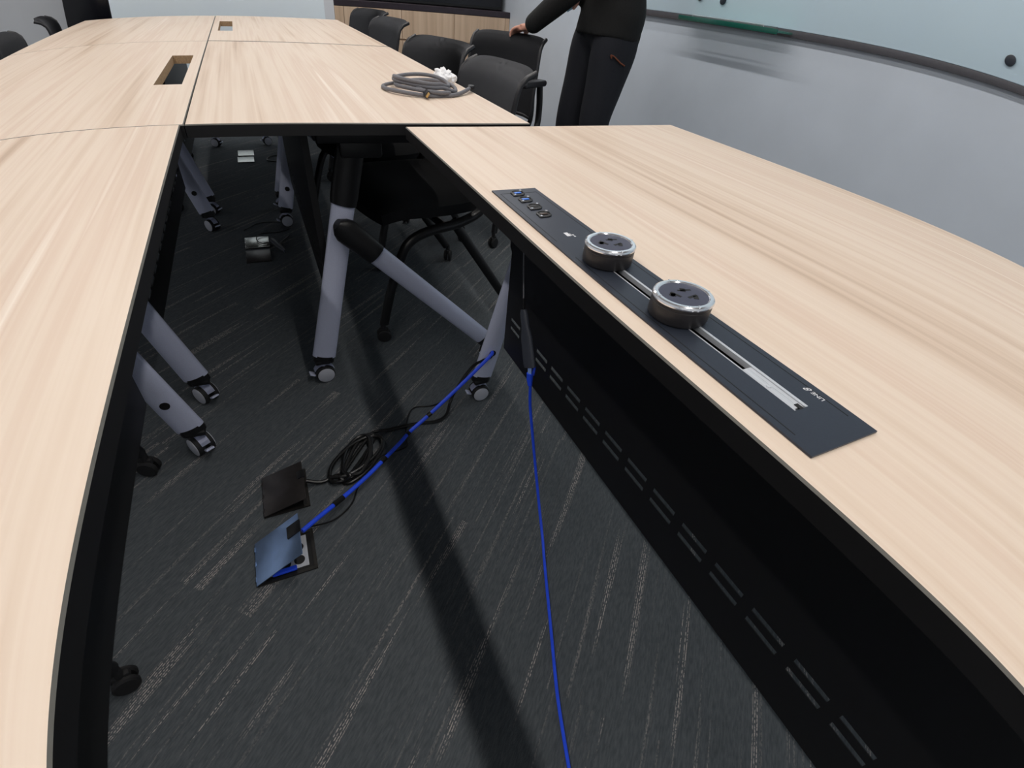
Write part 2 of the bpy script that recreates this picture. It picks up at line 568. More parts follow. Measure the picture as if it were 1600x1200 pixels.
def leg_end(t, y, face, wa):
    """one leg assembly at local y; inner side is -x; face = direction (+-1) of the outer face along y"""
    # main leg: from the bracket under the top centre down to the inner caster
    top, bot = Vector((-.048, y, .690)), Vector((-.206, y, .088))
    d = (top - bot).normalized()
    bm = B()
    tube(bm, [bot, bot + d * .20, bot + d * .49], [.033, .0305, .029], 24, ry=.017, up=(0, 1, 0))
    obj('main_leg', bm, SILVER, t)
    bm = B()
    tube(bm, [bot + d * .47, bot + d * .49, top - d * .03, top], [.032, .034, .034, .030], 24, ry=.021, up=(0, 1, 0))
    obj('leg_sleeve', bm, BLACKP, t)
    bm = B()
    tube(bm, [bot - d * .018, bot + d * .004], .030, 24, ry=.0185, up=(0, 1, 0))
    bx(bot.x - .03, bot.x + .014, y - .018, y + .018, .066, .080, .004, bm=bm)
    obj('leg_foot', bm, BLACKP, t)
    # branch leg, clamped on the outer face of the main leg
    yo = y + face * .034
    b0, b1 = Vector((-.105, yo, .498)), Vector((.305, yo, .085))
    e = (b1 - b0).normalized()
    bm = B()
    tube(bm, [b0 + e * .10, b1], .0285, 24, ry=.015, up=(0, 1, 0))
    obj('branch_leg', bm, SILVER, t)
    bm = B()
    tube(bm, [b0 - e * .012, b0, b0 + e * .015, b0 + e * .115], [.014, .027, .034, .0315], 24, ry=.020, up=(0, 1, 0))
    cyl(bm, (b0.x + .02, y - face * .02, b0.z - .02), (b0.x + .02, yo + face * .01, b0.z - .02), .018)
    obj('branch_joint', bm, BLACKP, t)
    bm = B()
    tube(bm, [b1 - e * .004, b1 + e * .022], .0295, 24, ry=.017, up=(0, 1, 0))
    bx(b1.x, b1.x + .035, yo - .017, yo + .017, .060, .082, .004, bm=bm)
    obj('branch_foot', bm, BLACKP, t)
    caster(t, bot.x - .008, y, wa)
    caster(t, b1.x + .022, yo, wa + .5)
    # top bracket
    bm = B()
    bx(-.13, .13, y - .03, y + .03, .690, .7235, .006, bm=bm)
    bx(-.08, .02, y - .024, y + .024, .655, .695, .008, bm=bm)
    obj('top_bracket', bm, BLACKM, t)
    # cable grommet on the main leg
    g = bot + d * .095
    bm = B()
    tube(bm, [g - Vector((0, face * .0145, 0)), g - Vector((0, face * .0185, 0))], .0105, 20)
    obj('cable_grommet', bm, HOLE, t)

def make_table(loc, rz, label, hole, wa=0.0, group='flip-top conference tables'):
    t = empty('conference_table', loc, rz, label, 'table', group)
    x0, x1, y0, y1 = -TW / 2, TW / 2, -TL / 2, TL / 2
    hx0, hx1, hy0, hy1 = x0 + .030, x0 + .096, -.29, .29
    e = .0016
    us = [x0 + e, hx0, hx1, x1 - e]
    vs = [y0 + e, hy0, hy1, y1 - e]
    top = grid_slab(us, vs, {(1, 1)} if hole else set(), TZ - .025, TZ, lambda u, v, w: (u, v, w))
    o = obj('tabletop', top, [OAK, RAW, BLACKM], t, 0)
    for p in o.data.polygons:
        if abs(p.normal.z) < .5 or p.normal.z < 0:
            p.material_index = 1 if p.normal.z > -.5 else 2  # underside coloured black to deepen the shade beneath the tables
    # black edge band all round, rounded on top
    bm = B()
    prof = [(0, -.025), (e, -.0245), (e, -.0022), (0, 0), (0, -.001)]
    loop = []
    for (cx, cy, dx, dy) in ((x0, y0, 1, 1), (x1, y0, -1, 1), (x1, y1, -1, -1), (x0, y1, 1, -1)):
        loop.append([bm.verts.new((cx + dx * (e - a), cy + dy * (e - a), TZ + z)) for a, z in prof])
    for i in range(4):
        a, b2 = loop[i], loop[(i + 1) % 4]
        for j in range(len(prof)):
            k = (j + 1) % len(prof)
            f = bm.faces.new((a[j], b2[j], b2[k], a[k]))
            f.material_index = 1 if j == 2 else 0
    obj('edge_band', bm, [BAND, LIP], t, 20)
    # under-frame
    bm = B()
    for xx in (-.115, .115):
        bx(xx - .02, xx + .02, -TL / 2 + .10, TL / 2 - .10, .690, .7245, .004, bm=bm)
    obj('frame_beam', bm, BLACKM, t)
    # modesty panel with two rows of slots
    px = -.158
    n = 15
    pitch, sl = .0772, .0567
    vsl = [-.598]
    holes = set()
    start = -n * pitch / 2 + (pitch - sl) / 2
    for k in range(n):
        vsl += [start + k * pitch, start + k * pitch + sl]
    vsl.append(.598)
    zs = [.213, .2985, .3085, .3245, .3345, .715]
    for k in range(n):
        holes |= {(1, 1 + 2 * k), (3, 1 + 2 * k)}
    pm = grid_slab(zs, vsl, holes, px - .0008, px + .0008, lambda u, v, w: (w, v, u))
    bx(px - .001, px + .016, -.598, .598, .213, .2145, bm=pm)
    bx(px - .001, px + .016, -.5995, -.598, .213, .715, bm=pm)
    bx(px - .001, px + .016, .598, .5995, .213, .715, bm=pm)
    obj('modesty_panel', pm, BLACKM, t, 0)
    ly = TL / 2 - .105
    leg_end(t, ly, 1, wa)
    leg_end(t, -ly, -1, wa)
    return t

XS = -.1356
GR = 'conference tables pushed together in two rows'
tables = {}
tables['r1'] = make_table((XS + .001 + TW / 2, 1.197 + TL / 2, 0), 0, 'oak-topped conference table of the right row carrying the coiled grey cable', False, .12, GR)
tables['r2'] = make_table((XS + .001 + TW / 2, 2.690 + TL / 2 + .014, 0), 0, 'oak-topped conference table at the far end of the right row, with a small square-looking cutout', True, .3, GR)
tables['l1'] = make_table((XS - .0005 - TW / 2, 1.197 + TL / 2, 0), PI, 'oak-topped conference table of the left row with the long open cutout in its top', True, -.9, GR)
tables['l2'] = make_table((XS - .0005 - TW / 2, 2.690 + TL / 2, 0), PI, 'oak-topped conference table at the far end of the left row by the tall cabinet', False, -.5, GR)
tables['l0'] = make_table((XS - .004 - TW / 2, 1.1955 - TL / 2, 0), PI + .0035, 'oak-topped conference table at the lower left, nearest on the left side of the gap', False, -1.0, GR)
ra = math.radians(.652)
tables['r0'] = make_table((0, 0, 0), ra, 'oak-topped conference table in the right foreground with the black power track', True, .0, GR)
# its far left corner sits at (0.290, 1.165)
cx = Vector((.290, 1.165, 0)) - Matrix.Rotation(ra, 3, 'Z') @ Vector((-TW / 2, TL / 2, 0))
tables['r0'].location = cx
R0 = Matrix.Translation(cx) @ Matrix.Rotation(ra, 4, 'Z')

# ------------------------------------------------------------------ power track in the right foreground table
pt = empty('power_track', (.3615, .429, TZ), ra, 'long black power track with two round sockets set in the right foreground table', 'power track')
hw, hl = .0395, .3065
us = [-hw, -.0055, .0065, hw]
vs = [-hl, -.21, .075, hl]
# plate with the open slot
bm = grid_slab([-hw, -.0075, .0085, hw], [-hl, -.264, .072, hl], {(1, 1)}, .0003, .0022, lambda u, v, w: (u, v, w))
bmesh.ops.bevel(bm, geom=[e for e in bm.edges if abs(e.verts[0].co.z - .0022) < 1e-5 and abs(e.verts[1].co.z - .0022) < 1e-5 and len(e.link_faces) == 2 and e.calc_face_angle(0) > 1], offset=.0005, segments=1, affect='EDGES')
obj('cover_plate', bm, TRACK, pt, 0)
bm = B()
for a in ((-hw + .007, -hw + .0078, -.285, .05), (-hw + .007, -hw + .0078, .10, .288), (hw - .0078, hw - .007, -.285, -.12), (hw - .0078, hw - .007, -.09, .288)):
    bx(a[0], a[1], a[2], a[3], .0022, .00235, bm=bm)
bx(-hw + .007, hw - .007, .2872, .288, .0022, .00235, bm=bm)
obj('groove_line', bm, HOLE, pt, 0)
bm = B()
bx(-.0075, -.0060, -.264, .072, -.003, .0024, bm=bm)
bx(.0055, .0085, -.264, .072, -.003, .0027, bm=bm)
bx(-.0055, .0050, -.262, -.205, -.004, .0018, bm=bm)
bx(.0005, .0010, -.262, -.205, .0018, .0021, bm=bm)
cyl(bm, (-.002, -.232, .0018), (-.002, -.232, .0026), .0022, 16)
obj('slide_rail', bm, ALU, pt, 0)
bm = B()
bx(-.0060, .0055, -.264, .072, -.031, -.0295, bm=bm)
bx(-.0012, .0030, -.2645, -.258, .0018, .0024, bm=bm)
obj('slot_floor', bm, HOLE, pt, 0)
bm = B()
bx(-.030, .030, -.285, .285, -.048, -.031, .002, bm=bm)
bx(-.030, -.008, -.285, .285, -.031, -.0005, bm=bm)
bx(.009, .030, -.285, .285, -.031, -.0005, bm=bm)
obj('track_body', bm, BLACKM, pt, 0)

def round_port(y, kind):
    root = None
    bm = B()
    lathe(bm, [(0, .0022), (.0118, .0022), (.0118, .0034), (.0108, .0040), (.0095, .0040), (.0090, .0030), (0, .0030)], 32)
    for s in (-1, 1):
        box(bm, (s * .0085, s * .0085, .0030), (.0075, .0075, .0016), .0012)
    root = obj('round_port', bm, BLACKP, pt)
    root.location = (-.003, y, 0)
    m2 = {'usb': BLUEPORT, 'dark': HOLE, 'av': mat('brown_port_insert', (70, 56, 48), .4, noise=.1)}[kind]
    bm = B()
    bx(-.0060, .0060, -.0028, .0028, .0031, .0042 if kind != 'dark' else .0034, .0006, bm=bm)
    obj('port_insert', bm, m2, root)
    bm = B()
    for s in (-1, 1):
        cyl(bm, (s * .0085, s * .0085, .0036), (s * .0085, s * .0085, .0046), .0019, 12)
    obj('screw', bm, CHROME, root)
for y, k in ((.285, 'usb'), (.256, 'usb'), (.224, 'dark'), (.193, 'av')):
    round_port(y, k)

def text_mesh(name, body, size, m, parent, mx, shear=0):
    cu = bpy.data.curves.new(name, 'FONT')
    cu.body = body
    cu.size = size
    cu.extrude = .0001
    cu.shear = shear
    to = bpy.data.objects.new(name + '_src', cu)
    C.objects.link(to)
    bpy.context.view_layer.update()
    me = bpy.data.meshes.new_from_object(to.evaluated_get(bpy.context.evaluated_depsgraph_get()))
    bpy.data.objects.remove(to)
    me.name = name
    me.materials.clear()
    me.materials.append(m)
    o = bpy.data.objects.new(name, me)
    C.objects.link(o)
    o.parent = parent
    o.matrix_local = mx
    return o
rot90 = Matrix.Rotation(PI / 2, 4, 'Z')
text_mesh('lettering', 'LINE', .0062, WHITEINK, pt, Matrix.Translation((.0312, -.2640, .00232)) @ rot90)
text_mesh('lettering', '8', .0092, WHITEINK, pt, Matrix.Translation((.0318, -.2508, .00232)) @ rot90, .4)
bm = B()
bx(-.0085, -.0025, .112, .124, .0022, .0024, bm=bm)
bx(-.0015, -.0005, .113, .120, .0022, .0024, bm=bm)
bx(.0005, .0030, .108, .111, .0022, .0024, bm=bm)
bx(.0005, .0030, .113, .116, .0022, .0024, bm=bm)
obj('indicator_mark', bm, WHITEINK, pt, 0)

def socket(y, rz, flip):
    bm = B()
    R = .0310
    lathe(bm, [(0, .0024), (R - .002, .0024), (R - .001, .0035), (R, .005), (R, .0195), (R - .0006, .0200), (R, .0205), (R, .0235), (R - .002, .0245), (0, .0245)], 64)
    s = obj('socket_module', bm, MODULE, pt)
    s.location = (.0005, y, 0)
    s.rotation_euler.z = rz
    bm = B()
    lathe(bm, [(R - .0055, .0235), (R + .0004, .0235), (R + .0008, .0250), (R, .0268), (R - .0015, .0278), (R - .0045, .0278), (R - .0058, .0266), (R - .0058, .024)], 64)
    for k in range(4):
        a = k * PI / 2 + .4
        box(bm, ((R - .0025) * math.cos(a), (R - .0025) * math.sin(a), .0278), (.0045, .0012, .0006), 0, Matrix.Rotation(a, 3, 'Z'))
    obj('chrome_ring', bm, CHROME, s, 30)
    bm = B()
    lathe(bm, [(0, .0266), (R - .0058, .0266), (R - .0058, .024), (0, .024)], 48)
    obj('socket_face', bm, FACE, s, 30)
    bm = B()
    z0, z1 = .0266, .0268
    # three stepped universal pin openings
    bx(-.0028, .0028, .0055, .0128, z0, z1, bm=bm)
    box(bm, (.0015, .0090, (z0 + z1) / 2), (.0150, .0026, z1 - z0), 0, Matrix.Rotation(.35, 3, 'Z'))
    for sx in (-1, 1):
        bx(sx * .0115 - .0026, sx * .0115 + .0026, -.0080, -.0012, z0, z1, bm=bm)
        box(bm, (sx * .0085, -.0030, (z0 + z1) / 2), (.0125, .0032, z1 - z0), 0, Matrix.Rotation(sx * .7, 3, 'Z'))
    lathe(bm, [(0, z1), (.0032, z1), (.0032, z0), (0, z0)], 20, Matrix.Translation((-.0125, -.0050, 0)))
    obj('pin_opening', bm, HOLE, s, 0)
socket(.029, -.50, False)
socket(-.106, -.55, True)

# ------------------------------------------------------------------ dongle and blue network cable
usb = empty('network_adapter', (.398, .70, .0), 0, 'grey-black network adapter hanging on a thin lead beside the slotted panel', 'adapter')
bm = B()
tube(bm, [(.004, .052, .722), (.002, .056, .64), (.0, .030, .540)], .0016, 8, 6)
obj('lead', bm, GREYCAB, usb)
bm = B()
cyl(bm, (.0, .032, .548), (.0, .026, .524), .0028, 12)
obj('strain_relief', bm, BLACKP, usb)
bm = B()
a, b2 = Vector((0, .026, .526)), Vector((.0, -.030, .420))
tube(bm, [a, a.lerp(b2, .06), a.lerp(b2, .3), a.lerp(b2, .45), a.lerp(b2, .94), b2], [.0065, .009, .0095, .0135, .0145, .013], 20, ry=.0065, up=(.8, .6, 0))
obj('housing', bm, DONGLE, usb)

bl = empty('network_cable', (.398, .665, 0), 0, 'bright blue network cable plugged into the hanging adapter and trailing over the floor', 'cable')
bm = B()
p0, p1 = Vector((0, .006, .428)), Vector((0, .001, .404))
tube(bm, [p0, p1], .0065, 4, ry=.005)
obj('plug', bm, PLUGCLEAR, bl)
bm = B()
tube(bm, [p1 + Vector((0, 0, .004)), p1 - Vector((0, .002, .010)), p1 - Vector((0, .006, .022)), p1 - Vector((0, .008, .026))], [.0072, .0070, .0050, .0034], 14)
tube(bm, [p0 + Vector((.008, 0, -.004)), p0 + Vector((.012, 0, -.012)), p1 + Vector((.008, 0, -.004))], .003, 8, 4)
for k in range(4):
    q = p1 - Vector((0, .003 + k * .0012, .012 + k * .0035))
    tube(bm, [q, q - Vector((0, .0004, .0012))], .0062 - k * .0003, 12)
obj('plug_boot', bm, BLUECAB, bl)
pts = [(.398, .658, .382), (.401, .652, .33), (.405, .636, .27), (.409, .60, .17), (.408, .555, .08), (.401, .51, .025), (.386, .466, .0035), (.355, .39, .003),
       (.326, .319, .003), (.303, .263, .003), (.285, .216, .003), (.262, .145, .003), (.240, .07, .003), (.22, -.03, .003), (.21, -.25, .003), (.25, -.6, .003)]
bm = B()
tube(bm, [Vector(p) - bl.location for p in pts], .0033, 10, 6)
obj('cable_cord', bm, BLUECAB, bl)

# ------------------------------------------------------------------ floor boxes
def floor_box(x0, x1, y0, y1, ang, lidm, label, plate=False, group=None):
    t = empty('floor_box', (x0, (y0 + y1) / 2, 0), 0, label, 'floor box', group)
    w, h = x1 - x0, (y1 - y0) / 2
    bm = grid_slab([0, .007, w - .007, w], [-h, -h + .007, h - .007, h], {(1, 1)}, 0.0, .0035, lambda u, v, z: (u, v, z))
    obj('frame', bm, BOXRIM, t, 0)
    obj('well', bx(.007, w - .007, -h + .007, h - .007, .0003, .001), HOLE, t, 0)
    bm = B()
    c, s = math.cos(ang), math.sin(ang)
    box(bm, (w / 2, 0, .0012), (w, 2 * h, .0022), .0006)
    for k in (-.7, 0, .7):
        box(bm, (.001, k * h, .001), (.004, .012, .004), .001)
    lid = obj('lid', bm, lidm, t)
    lid.matrix_local = Matrix.Translation((0, 0, .0042)) @ Matrix.Rotation(-ang, 4, 'Y')
    if plate:
        bm = B()
        bx(.012, w - .016, -h + .014, h - .012, .0012, .0035, .001, bm=bm)
        obj('outlet_plate', bm, ALU, t, 0)
        bm = B()
        for yy in (-.020, .012):
            lathe(bm, [(0, .0042), (.011, .0042), (.011, .0035), (0, .0035)], 24, Matrix.Translation((w - .034, yy, 0)))
        lathe(bm, [(0, .0042), (.011, .0042), (.011, .0035), (0, .0035)], 24, Matrix.Translation((w - .062, -.022, 0)))
        obj('outlet_hole', bm, HOLE, t, 0)
        bm = B()
        bx(.03, w - .04, -h + .009, -h + .020, .0036, .010, .002, bm=bm)
        obj('blue_connector', bm, BLUECAB, t, 0)
        bm = B()
        bx(w - .030, w + .004, h - .050, h - .020, .0015, .005, .001, bm=bm)
        g = obj('cable_flap', bm, BLACKP, lid)
    else:
        if ang > .05:
            bm = B()
            bx(w - .014, w + .003, .006, .030, -.001, .005, .001, bm=bm)
            obj('cable_flap', bm, BLACKP, lid)
    return t
floor_box(-.173, -.074, .816, .938, .28, STEELDIM, 'floor box with a dim unreflecting steel lid ajar, where the black cable coil starts', group='floor boxes')
floor_box(-.195, -.077, .645, .750, .58, STEEL, 'open floor box with a steel lid tilted up, blue-grey with painted reflection, nearest to the camera', True, group='floor boxes')
floor_box(-.169, -.072, 2.19, 2.305, 0, STEELDIM, 'closed floor box with a dull lid under the middle of the tables', group='floor boxes')
floor_box(-.169, -.070, 2.335, 2.452, 0, STEELBRIGHT, 'closed floor box with a steel lid, pale with painted reflection, just behind the dull one', group='floor boxes')
floor_box(-.174, -.078, 3.665, 3.78, 0, STEELBRIGHT, 'closed floor box, pale with painted reflection, far under the tables, the nearer of the far two', group='floor boxes')
floor_box(-.170, -.074, 3.81, 3.935, 0, STEELBRIGHT, 'closed floor box, pale with painted reflection, far under the tables, the farthest of all', group='floor boxes')

# ------------------------------------------------------------------ cables on the floor
def cable(name, pts, r, m, label, cat='cable', n=6, parent=None):
    bm = B()
    tube(bm, pts, r, 9, n)
    o = obj(name, bm, m, parent)
    if parent is None:
        setp(o, label, cat)
    return o
HX, HY, HZ = R0 @ Vector((-.1845, .641 - .020, .181))       # the hole in the leg of the right foreground table
coil = [(-.075, .882, .018), (-.04, .876, .006), (0, .884, .006)]
cc = Vector((.055, .925, 0))
for k in range(5 * 14 + 4):
    a = PI * 1.15 + k / 14 * 2 * PI
    lp = k // 14
    ru = (.092, .078, .086, .070, .088, .08)[lp] + .003 * math.sin(k * .7)
    rv = (.050, .022, .040, .034, .012, .03)[lp] + .002 * math.cos(k * .9)
    tilt = math.radians((44, 58, 36, 66, 50, 44)[lp])
    u, v = ru * math.cos(a), rv * math.sin(a)
    coil.append((cc.x + u * math.cos(tilt) - v * math.sin(tilt), cc.y + u * math.sin(tilt) + v * math.cos(tilt), .005 + .0035 * (lp % 4) + .006 * (1 + math.sin(a * 1.5 + lp)) / 2))
coil += [(.10, .995, .012), (.16, 1.003, .006), (.232, 1.002, .005), (.290, .992, .005), (.325, 1.005, .01), (.347, 1.035, .03),
         (.37, 1.045, .07), (.43, 1.065, .13), (HX - .010, HY - .008, HZ - .006), (HX, HY + .010, HZ)]
cable('power_cable', coil, .0048, BLKCAB, 'black power cable coiled on the carpet between floor box and table leg')

def sag(a, b, k, n=10):
    a, b = Vector(a), Vector(b)
    return [a.lerp(b, i / n) - Vector((0, 0, k * 4 * (i / n) * (1 - i / n))) for i in range(n + 1)]
bb = empty('blue_cable_bundle', (-.09, .70, 0), 0, 'blue cable bundle wrapped with black ties, running from open floor box to the table leg', 'cable')
seg = [(-.095, .722, .040), (-.06, .748, .036), (.0, .795, .024), (.065, .842, .022), (.12, .885, .024), (.17, .927, .024), ] + sag((.20, .952, .028), (HX - .004, HY - .004, HZ + .002), .006, 6) + [(HX, HY + .012, HZ + .003)]
bm = B()
tube(bm, [Vector(p) - bb.location for p in seg], .0054, 10, 6)
obj('blue_sleeve', bm, BLUECAB, bb)
P = catmull(seg, 8)
for i, ln in ((13, 3), (30, 2), (46, 2), (58, 2)):
    obj('black_tie', tube(B(), [P[i] - bb.location, P[i + ln] - bb.location], .0066, 10), BLKCAB, bb)
thin = [(-.085, .735, .03), (-.03, .752, .006), (.015, .785, .003), (.04, .835, .003), (.07, .88, .012), (.115, .905, .014), (.155, .915, .006), (.185, .925, .004), (.19, .955, .003), (.205, 1.01, .003),
        (.225, 1.055, .003), (.25, 1.075, .003), (.30, 1.065, .004), (.35, 1.075, .012), (.39, 1.075, .06), (.44, 1.07, .13), (HX, HY + .008, HZ - .006)]
cable('thin_cable', thin, .0020, BLKCAB, 'thin black lead looping beside the blue cable bundle on the carpet')
cable('floor_lead', [(-.17, 2.55, .003), (-.10, 2.63, .003), (0.0, 2.62, .003), (.04, 2.55, .003), (-.02, 2.50, .003), (-.10, 2.47, .012), (-.12, 2.41, .012), (-.10, 2.36, .012), (-.07, 2.36, .012), (-.04, 2.33, .004), (-.02, 2.38, .003), (.02, 2.45, .003)], .0022, BLKCAB,
      'thin dark lead looped around the pale floor box in the middle')
fd = empty('small_adapter', (-.035, 2.33, 0), .3, 'small grey wedge-shaped adapter lying beside the middle floor boxes', 'adapter')
bm = B()
tube(bm, [(0, -.075, .009), (0, -.05, .010), (0, .05, .011), (0, .07, .010)], [.003, .010, .015, .013], 16, ry=.008, up=(0, 0, 1))
obj('housing', bm, DONGLE, fd)
cable('floor_lead', [(.10, 3.62, .003), (.05, 3.66, .004), (.0, 3.70, .004), (.02, 3.78, .004), (.10, 3.80, .004), (.16, 3.72, .004), (.12, 3.62, .004)], .0035, BLKCAB,
      'dark lead bunched on the carpet beside the farthest floor boxes')

# ------------------------------------------------------------------ coiled cable and tissue on the table
hd = empty('coiled_av_cable', (.45, 1.60, TZ), 0, 'thick grey braided video cable coiled on the oak table', 'cable')
pts = []
for k in range(0, 3 * 16 + 7):
    a = math.radians(-60) - k / 16 * 2 * PI
    lp = k // 16
    rx = (.098, .085, .076, .07)[lp]
    rz_ = (.108, .100, .112, .10)[lp]
    ox, oy = ((-.01, .0), (.012, -.008), (.006, .020), (.0, .01))[lp]
    pts.append((ox + rx * math.cos(a), oy + rz_ * math.sin(a), .0055 + .0085 * lp + .003 * math.sin(a * 2)))
pts = [(-.018, -.108, .008), (-.005, -.098, .014)] + pts[::-1] if False else pts
end0 = [(.148, -.014, .013), (.120, -.046, .009), (.088, -.076, .006), (.060, -.096, .0056)]
a0 = pts[0]
pts = end0 + pts + [(-.055, -.02, .030), (-.035, -.07, .022), (-.018, -.10, .014)]
bm = B()
tube(bm, pts, .0052, 12, 5)
obj('cord', bm, GREYCAB, hd)
def hdmi(parent, p, d):
    d = Vector(d).normalized()
    q = Vector((0, 1, 0)).rotation_difference(d).to_matrix().to_4x4()
    mx = Matrix.Translation(p) @ q
    bm = B()
    box(bm, (0, .014, 0), (.019, .026, .010), .003)
    tube(bm, [(0, -.010, 0), (0, .003, 0)], [.0055, .0062], 12)
    g = obj('plug', bm, CHAIRP, parent, matrix=mx)
    bm = B()
    box(bm, (0, .031, 0), (.0135, .010, .0045), .0008)
    obj('plug_contact', bm, GOLD, g)
hdmi(hd, (-.016, -.103, .013), (-.1, -1, -.05))
hdmi(hd, (.149, -.012, .0130), (.55, 1, 0))

t_ = bmesh.new()
bmesh.ops.create_icosphere(t_, subdivisions=4, radius=1)
from mathutils import noise as mnoise
for v in t_.verts:
    d = v.co.normalized()
    n = abs(mnoise.noise(d * 1.6)) * .7 + abs(mnoise.noise(d * 3.4 + Vector((3, 1, 2)))) * .35
    k = .72 + .75 * n
    v.co = Vector((d.x * .034 * k, d.y * .050 * k, max(-.015, d.z * .030 * k)))
zmin = min(v.co.z for v in t_.verts)
o = obj('crumpled_tissue', t_, TISSUE, None, 25)
o.location = (.556, 1.705, TZ - zmin + .0006)
setp(o, 'crumpled white tissue on the oak table behind the coiled cable', 'tissue')

# ------------------------------------------------------------------ chairs (local: forward +y, seat centre at the origin)
def small_caster(t, x, y, rz):
    bm = B()
    for s in (-1, 1):
        lathe(bm, [(0, 0), (.021, 0), (.024, .003), (.024, .009), (.020, .012), (0, .012)], 24, Matrix.Translation((x, y, .0245)) @ Matrix.Rotation(rz, 4, 'Z') @ Matrix.Translation((s * .004, 0, 0)) @ Matrix.Rotation(s * PI / 2, 4, 'Y'))
    box(bm, (x, y, .044), (.016, .034, .018), .006, Matrix.Rotation(rz, 3, 'Z'))
    cyl(bm, (x, y, .045), (x, y, .075), .009, 14)
    obj('caster', bm, RUBBER, t)

def make_chair():
    t = empty('office_chair')
    bm = B()
    # seat: rounded cushion, thicker in the middle
    n = 14
    grid = []
    for i in range(n + 1):
        row = []
        for j in range(n + 1):
            u, v = -1 + 2 * i / n, -1 + 2 * j / n
            sx = u * math.sqrt(1 - .22 * v * v)
            sy = v * math.sqrt(1 - .22 * u * u)
            zt = .475 - .030 * max(abs(u), abs(v)) ** 6 - .012 * math.exp(-(u * u + v * v) * 2)
            if v > .5: zt -= .02 * (v - .5) ** 2 * 4
            row.append((sx * .245, .02 + sy * .235, zt))
        grid.append(row)
    top = [[bm.verts.new(p) for p in r] for r in grid]
    bot = [[bm.verts.new((p[0] * .97, p[1] * .97, min(p[2] - .035, .428))) for p in r] for r in grid]
    for i in range(n):
        for j in range(n):
            bm.faces.new((top[i][j], top[i + 1][j], top[i + 1][j + 1], top[i][j + 1]))
            bm.faces.new((bot[i][j], bot[i][j + 1], bot[i + 1][j + 1], bot[i + 1][j]))
    for k in range(n):
        bm.faces.new((top[k][0], bot[k][0], bot[k + 1][0], top[k + 1][0]))
        bm.faces.new((top[k][n], top[k + 1][n], bot[k + 1][n], bot[k][n]))
        bm.faces.new((top[0][k], top[0][k + 1], bot[0][k + 1], bot[0][k]))
        bm.faces.new((top[n][k], bot[n][k], bot[n][k + 1], top[n][k + 1]))
    obj('seat', bm, SEATF, t, 50)
    bm = B()
    bx(-.20, .20, -.18, .20, .395, .430, .012, bm=bm)
    obj('seat_pan', bm, CHAIRP, t)
    # backrest
    def back(u, v):
        z = .495 + .330 * v
        y = -.235 - .075 * v - .022 * max(0, v - .80) ** 2 * 60 + .030 * u * u
        return Vector((u * (.196 - .006 * v), y, z - .022 * max(0, v - .86) ** 2 * 30 - .012 * (abs(u) ** 6)))
    nu, nv = 16, 16
    bm = B()
    gv = [[bm.verts.new(back(-1 + 2 * i / nu, j / nv)) for j in range(nv + 1)] for i in range(nu + 1)]
    for i in range(nu):
        for j in range(nv):
            bm.faces.new((gv[i][j], gv[i + 1][j], gv[i + 1][j + 1], gv[i][j + 1]))
    bmesh.ops.solidify(bm, geom=bm.faces[:], thickness=.010)
    obj('backrest', bm, MESH, t, 60)
    # frame round the mesh
    loop = [back(-1, 1 - j / 14) for j in range(15)] + [back(-1 + 2 * i / 10, 0) for i in range(1, 10)] + [back(1, j / 14) for j in range(15)]
    bm = B()
    tube(bm, [p + Vector((0, -.007, 0)) for p in loop], .009, 10)
    obj('back_frame', bm, CHAIRP, t, 60)
    for s in (-1, 1):
        bm = B()
        tube(bm, [(s * .15, -.13, .405), (s * .17, -.20, .415), (s * .18, -.262, .47), (s * .17, -.282, .60)], .012, 10, 5)
        obj('back_upright', bm, CHAIRT, t)
        bm = B()
        tube(bm, [(s * .262, .270, .070), (s * .262, .238, .18), (s * .262, .19, .30), (s * .262, .155, .350), (s * .262, .09, .375), (s * .262, -.02, .388), (s * .262, -.10, .415), (s * .265, -.15, .47), (s * .265, -.155, .55), (s * .262, -.14, .635)], .0155, 14, 5)
        obj('front_leg', bm, CHAIRT, t)
        bm = B()
        tube(bm, [(s * .244, -.01, .392), (s * .244, -.235, .070)], .017, 14, ry=.010, up=(1, 0, 0))
        obj('rear_leg', bm, CHAIRT, t)
        bm = B()
        box(bm, (s * .262, -.045, .652), (.052, .25, .026), .011, Matrix.Rotation(.04, 3, 'X'), 3)
        obj('armrest', bm, CHAIRP, t)
        small_caster(t, s * .262, .275, .3 * s)
        small_caster(t, s * .244, -.242, .9 * s)
    bm = B()
    tube(bm, [(-.262, .03, .383), (.262, .03, .383)], .012, 12)
    obj('cross_bar', bm, CHAIRT, t)
    return t

first = make_chair()
CG = 'black mesh office chairs around the tables'
spots = [  # x, y of the seat centre, heading of forward (deg from +y), lift, label
    (.475, 1.765, 99, 'black mesh-backed chair pushed under the table beside the coiled cable'),
    (.50, 2.36, 114, 'black mesh-backed chair at the right row, just behind the crumpled tissue'),
    (.535, 3.56, 104, 'black mesh-backed chair, nearer of the two before the oak cabinet'),
    (.60, 4.36, 112, 'black mesh-backed chair at the far end of the right row'),
    (.985, 2.51, 130.5, 'black mesh-backed chair with armrests that the person holds by its back'),
    (-.73, 3.13, -90, 'black mesh-backed chair at the left row, cut by the left edge of the photo'),
    (-.75, 4.02, -84, 'black mesh-backed chair at the left row in front of the tall black cabinet'),
    (-.69, .79, -90, 'black chair tucked under the left foreground table, only its casters showing'),
]
chairs = []
for i, (x, y, a, lab) in enumerate(spots):
    c = first if i == 0 else copy_tree(first)
    c.location = (x, y, 0)
    c.rotation_euler = (0, 0, math.radians(a))
    setp(c, lab, 'chair', CG)
    chairs.append(c)
chairs[4].scale = (1, 1, 1.03)

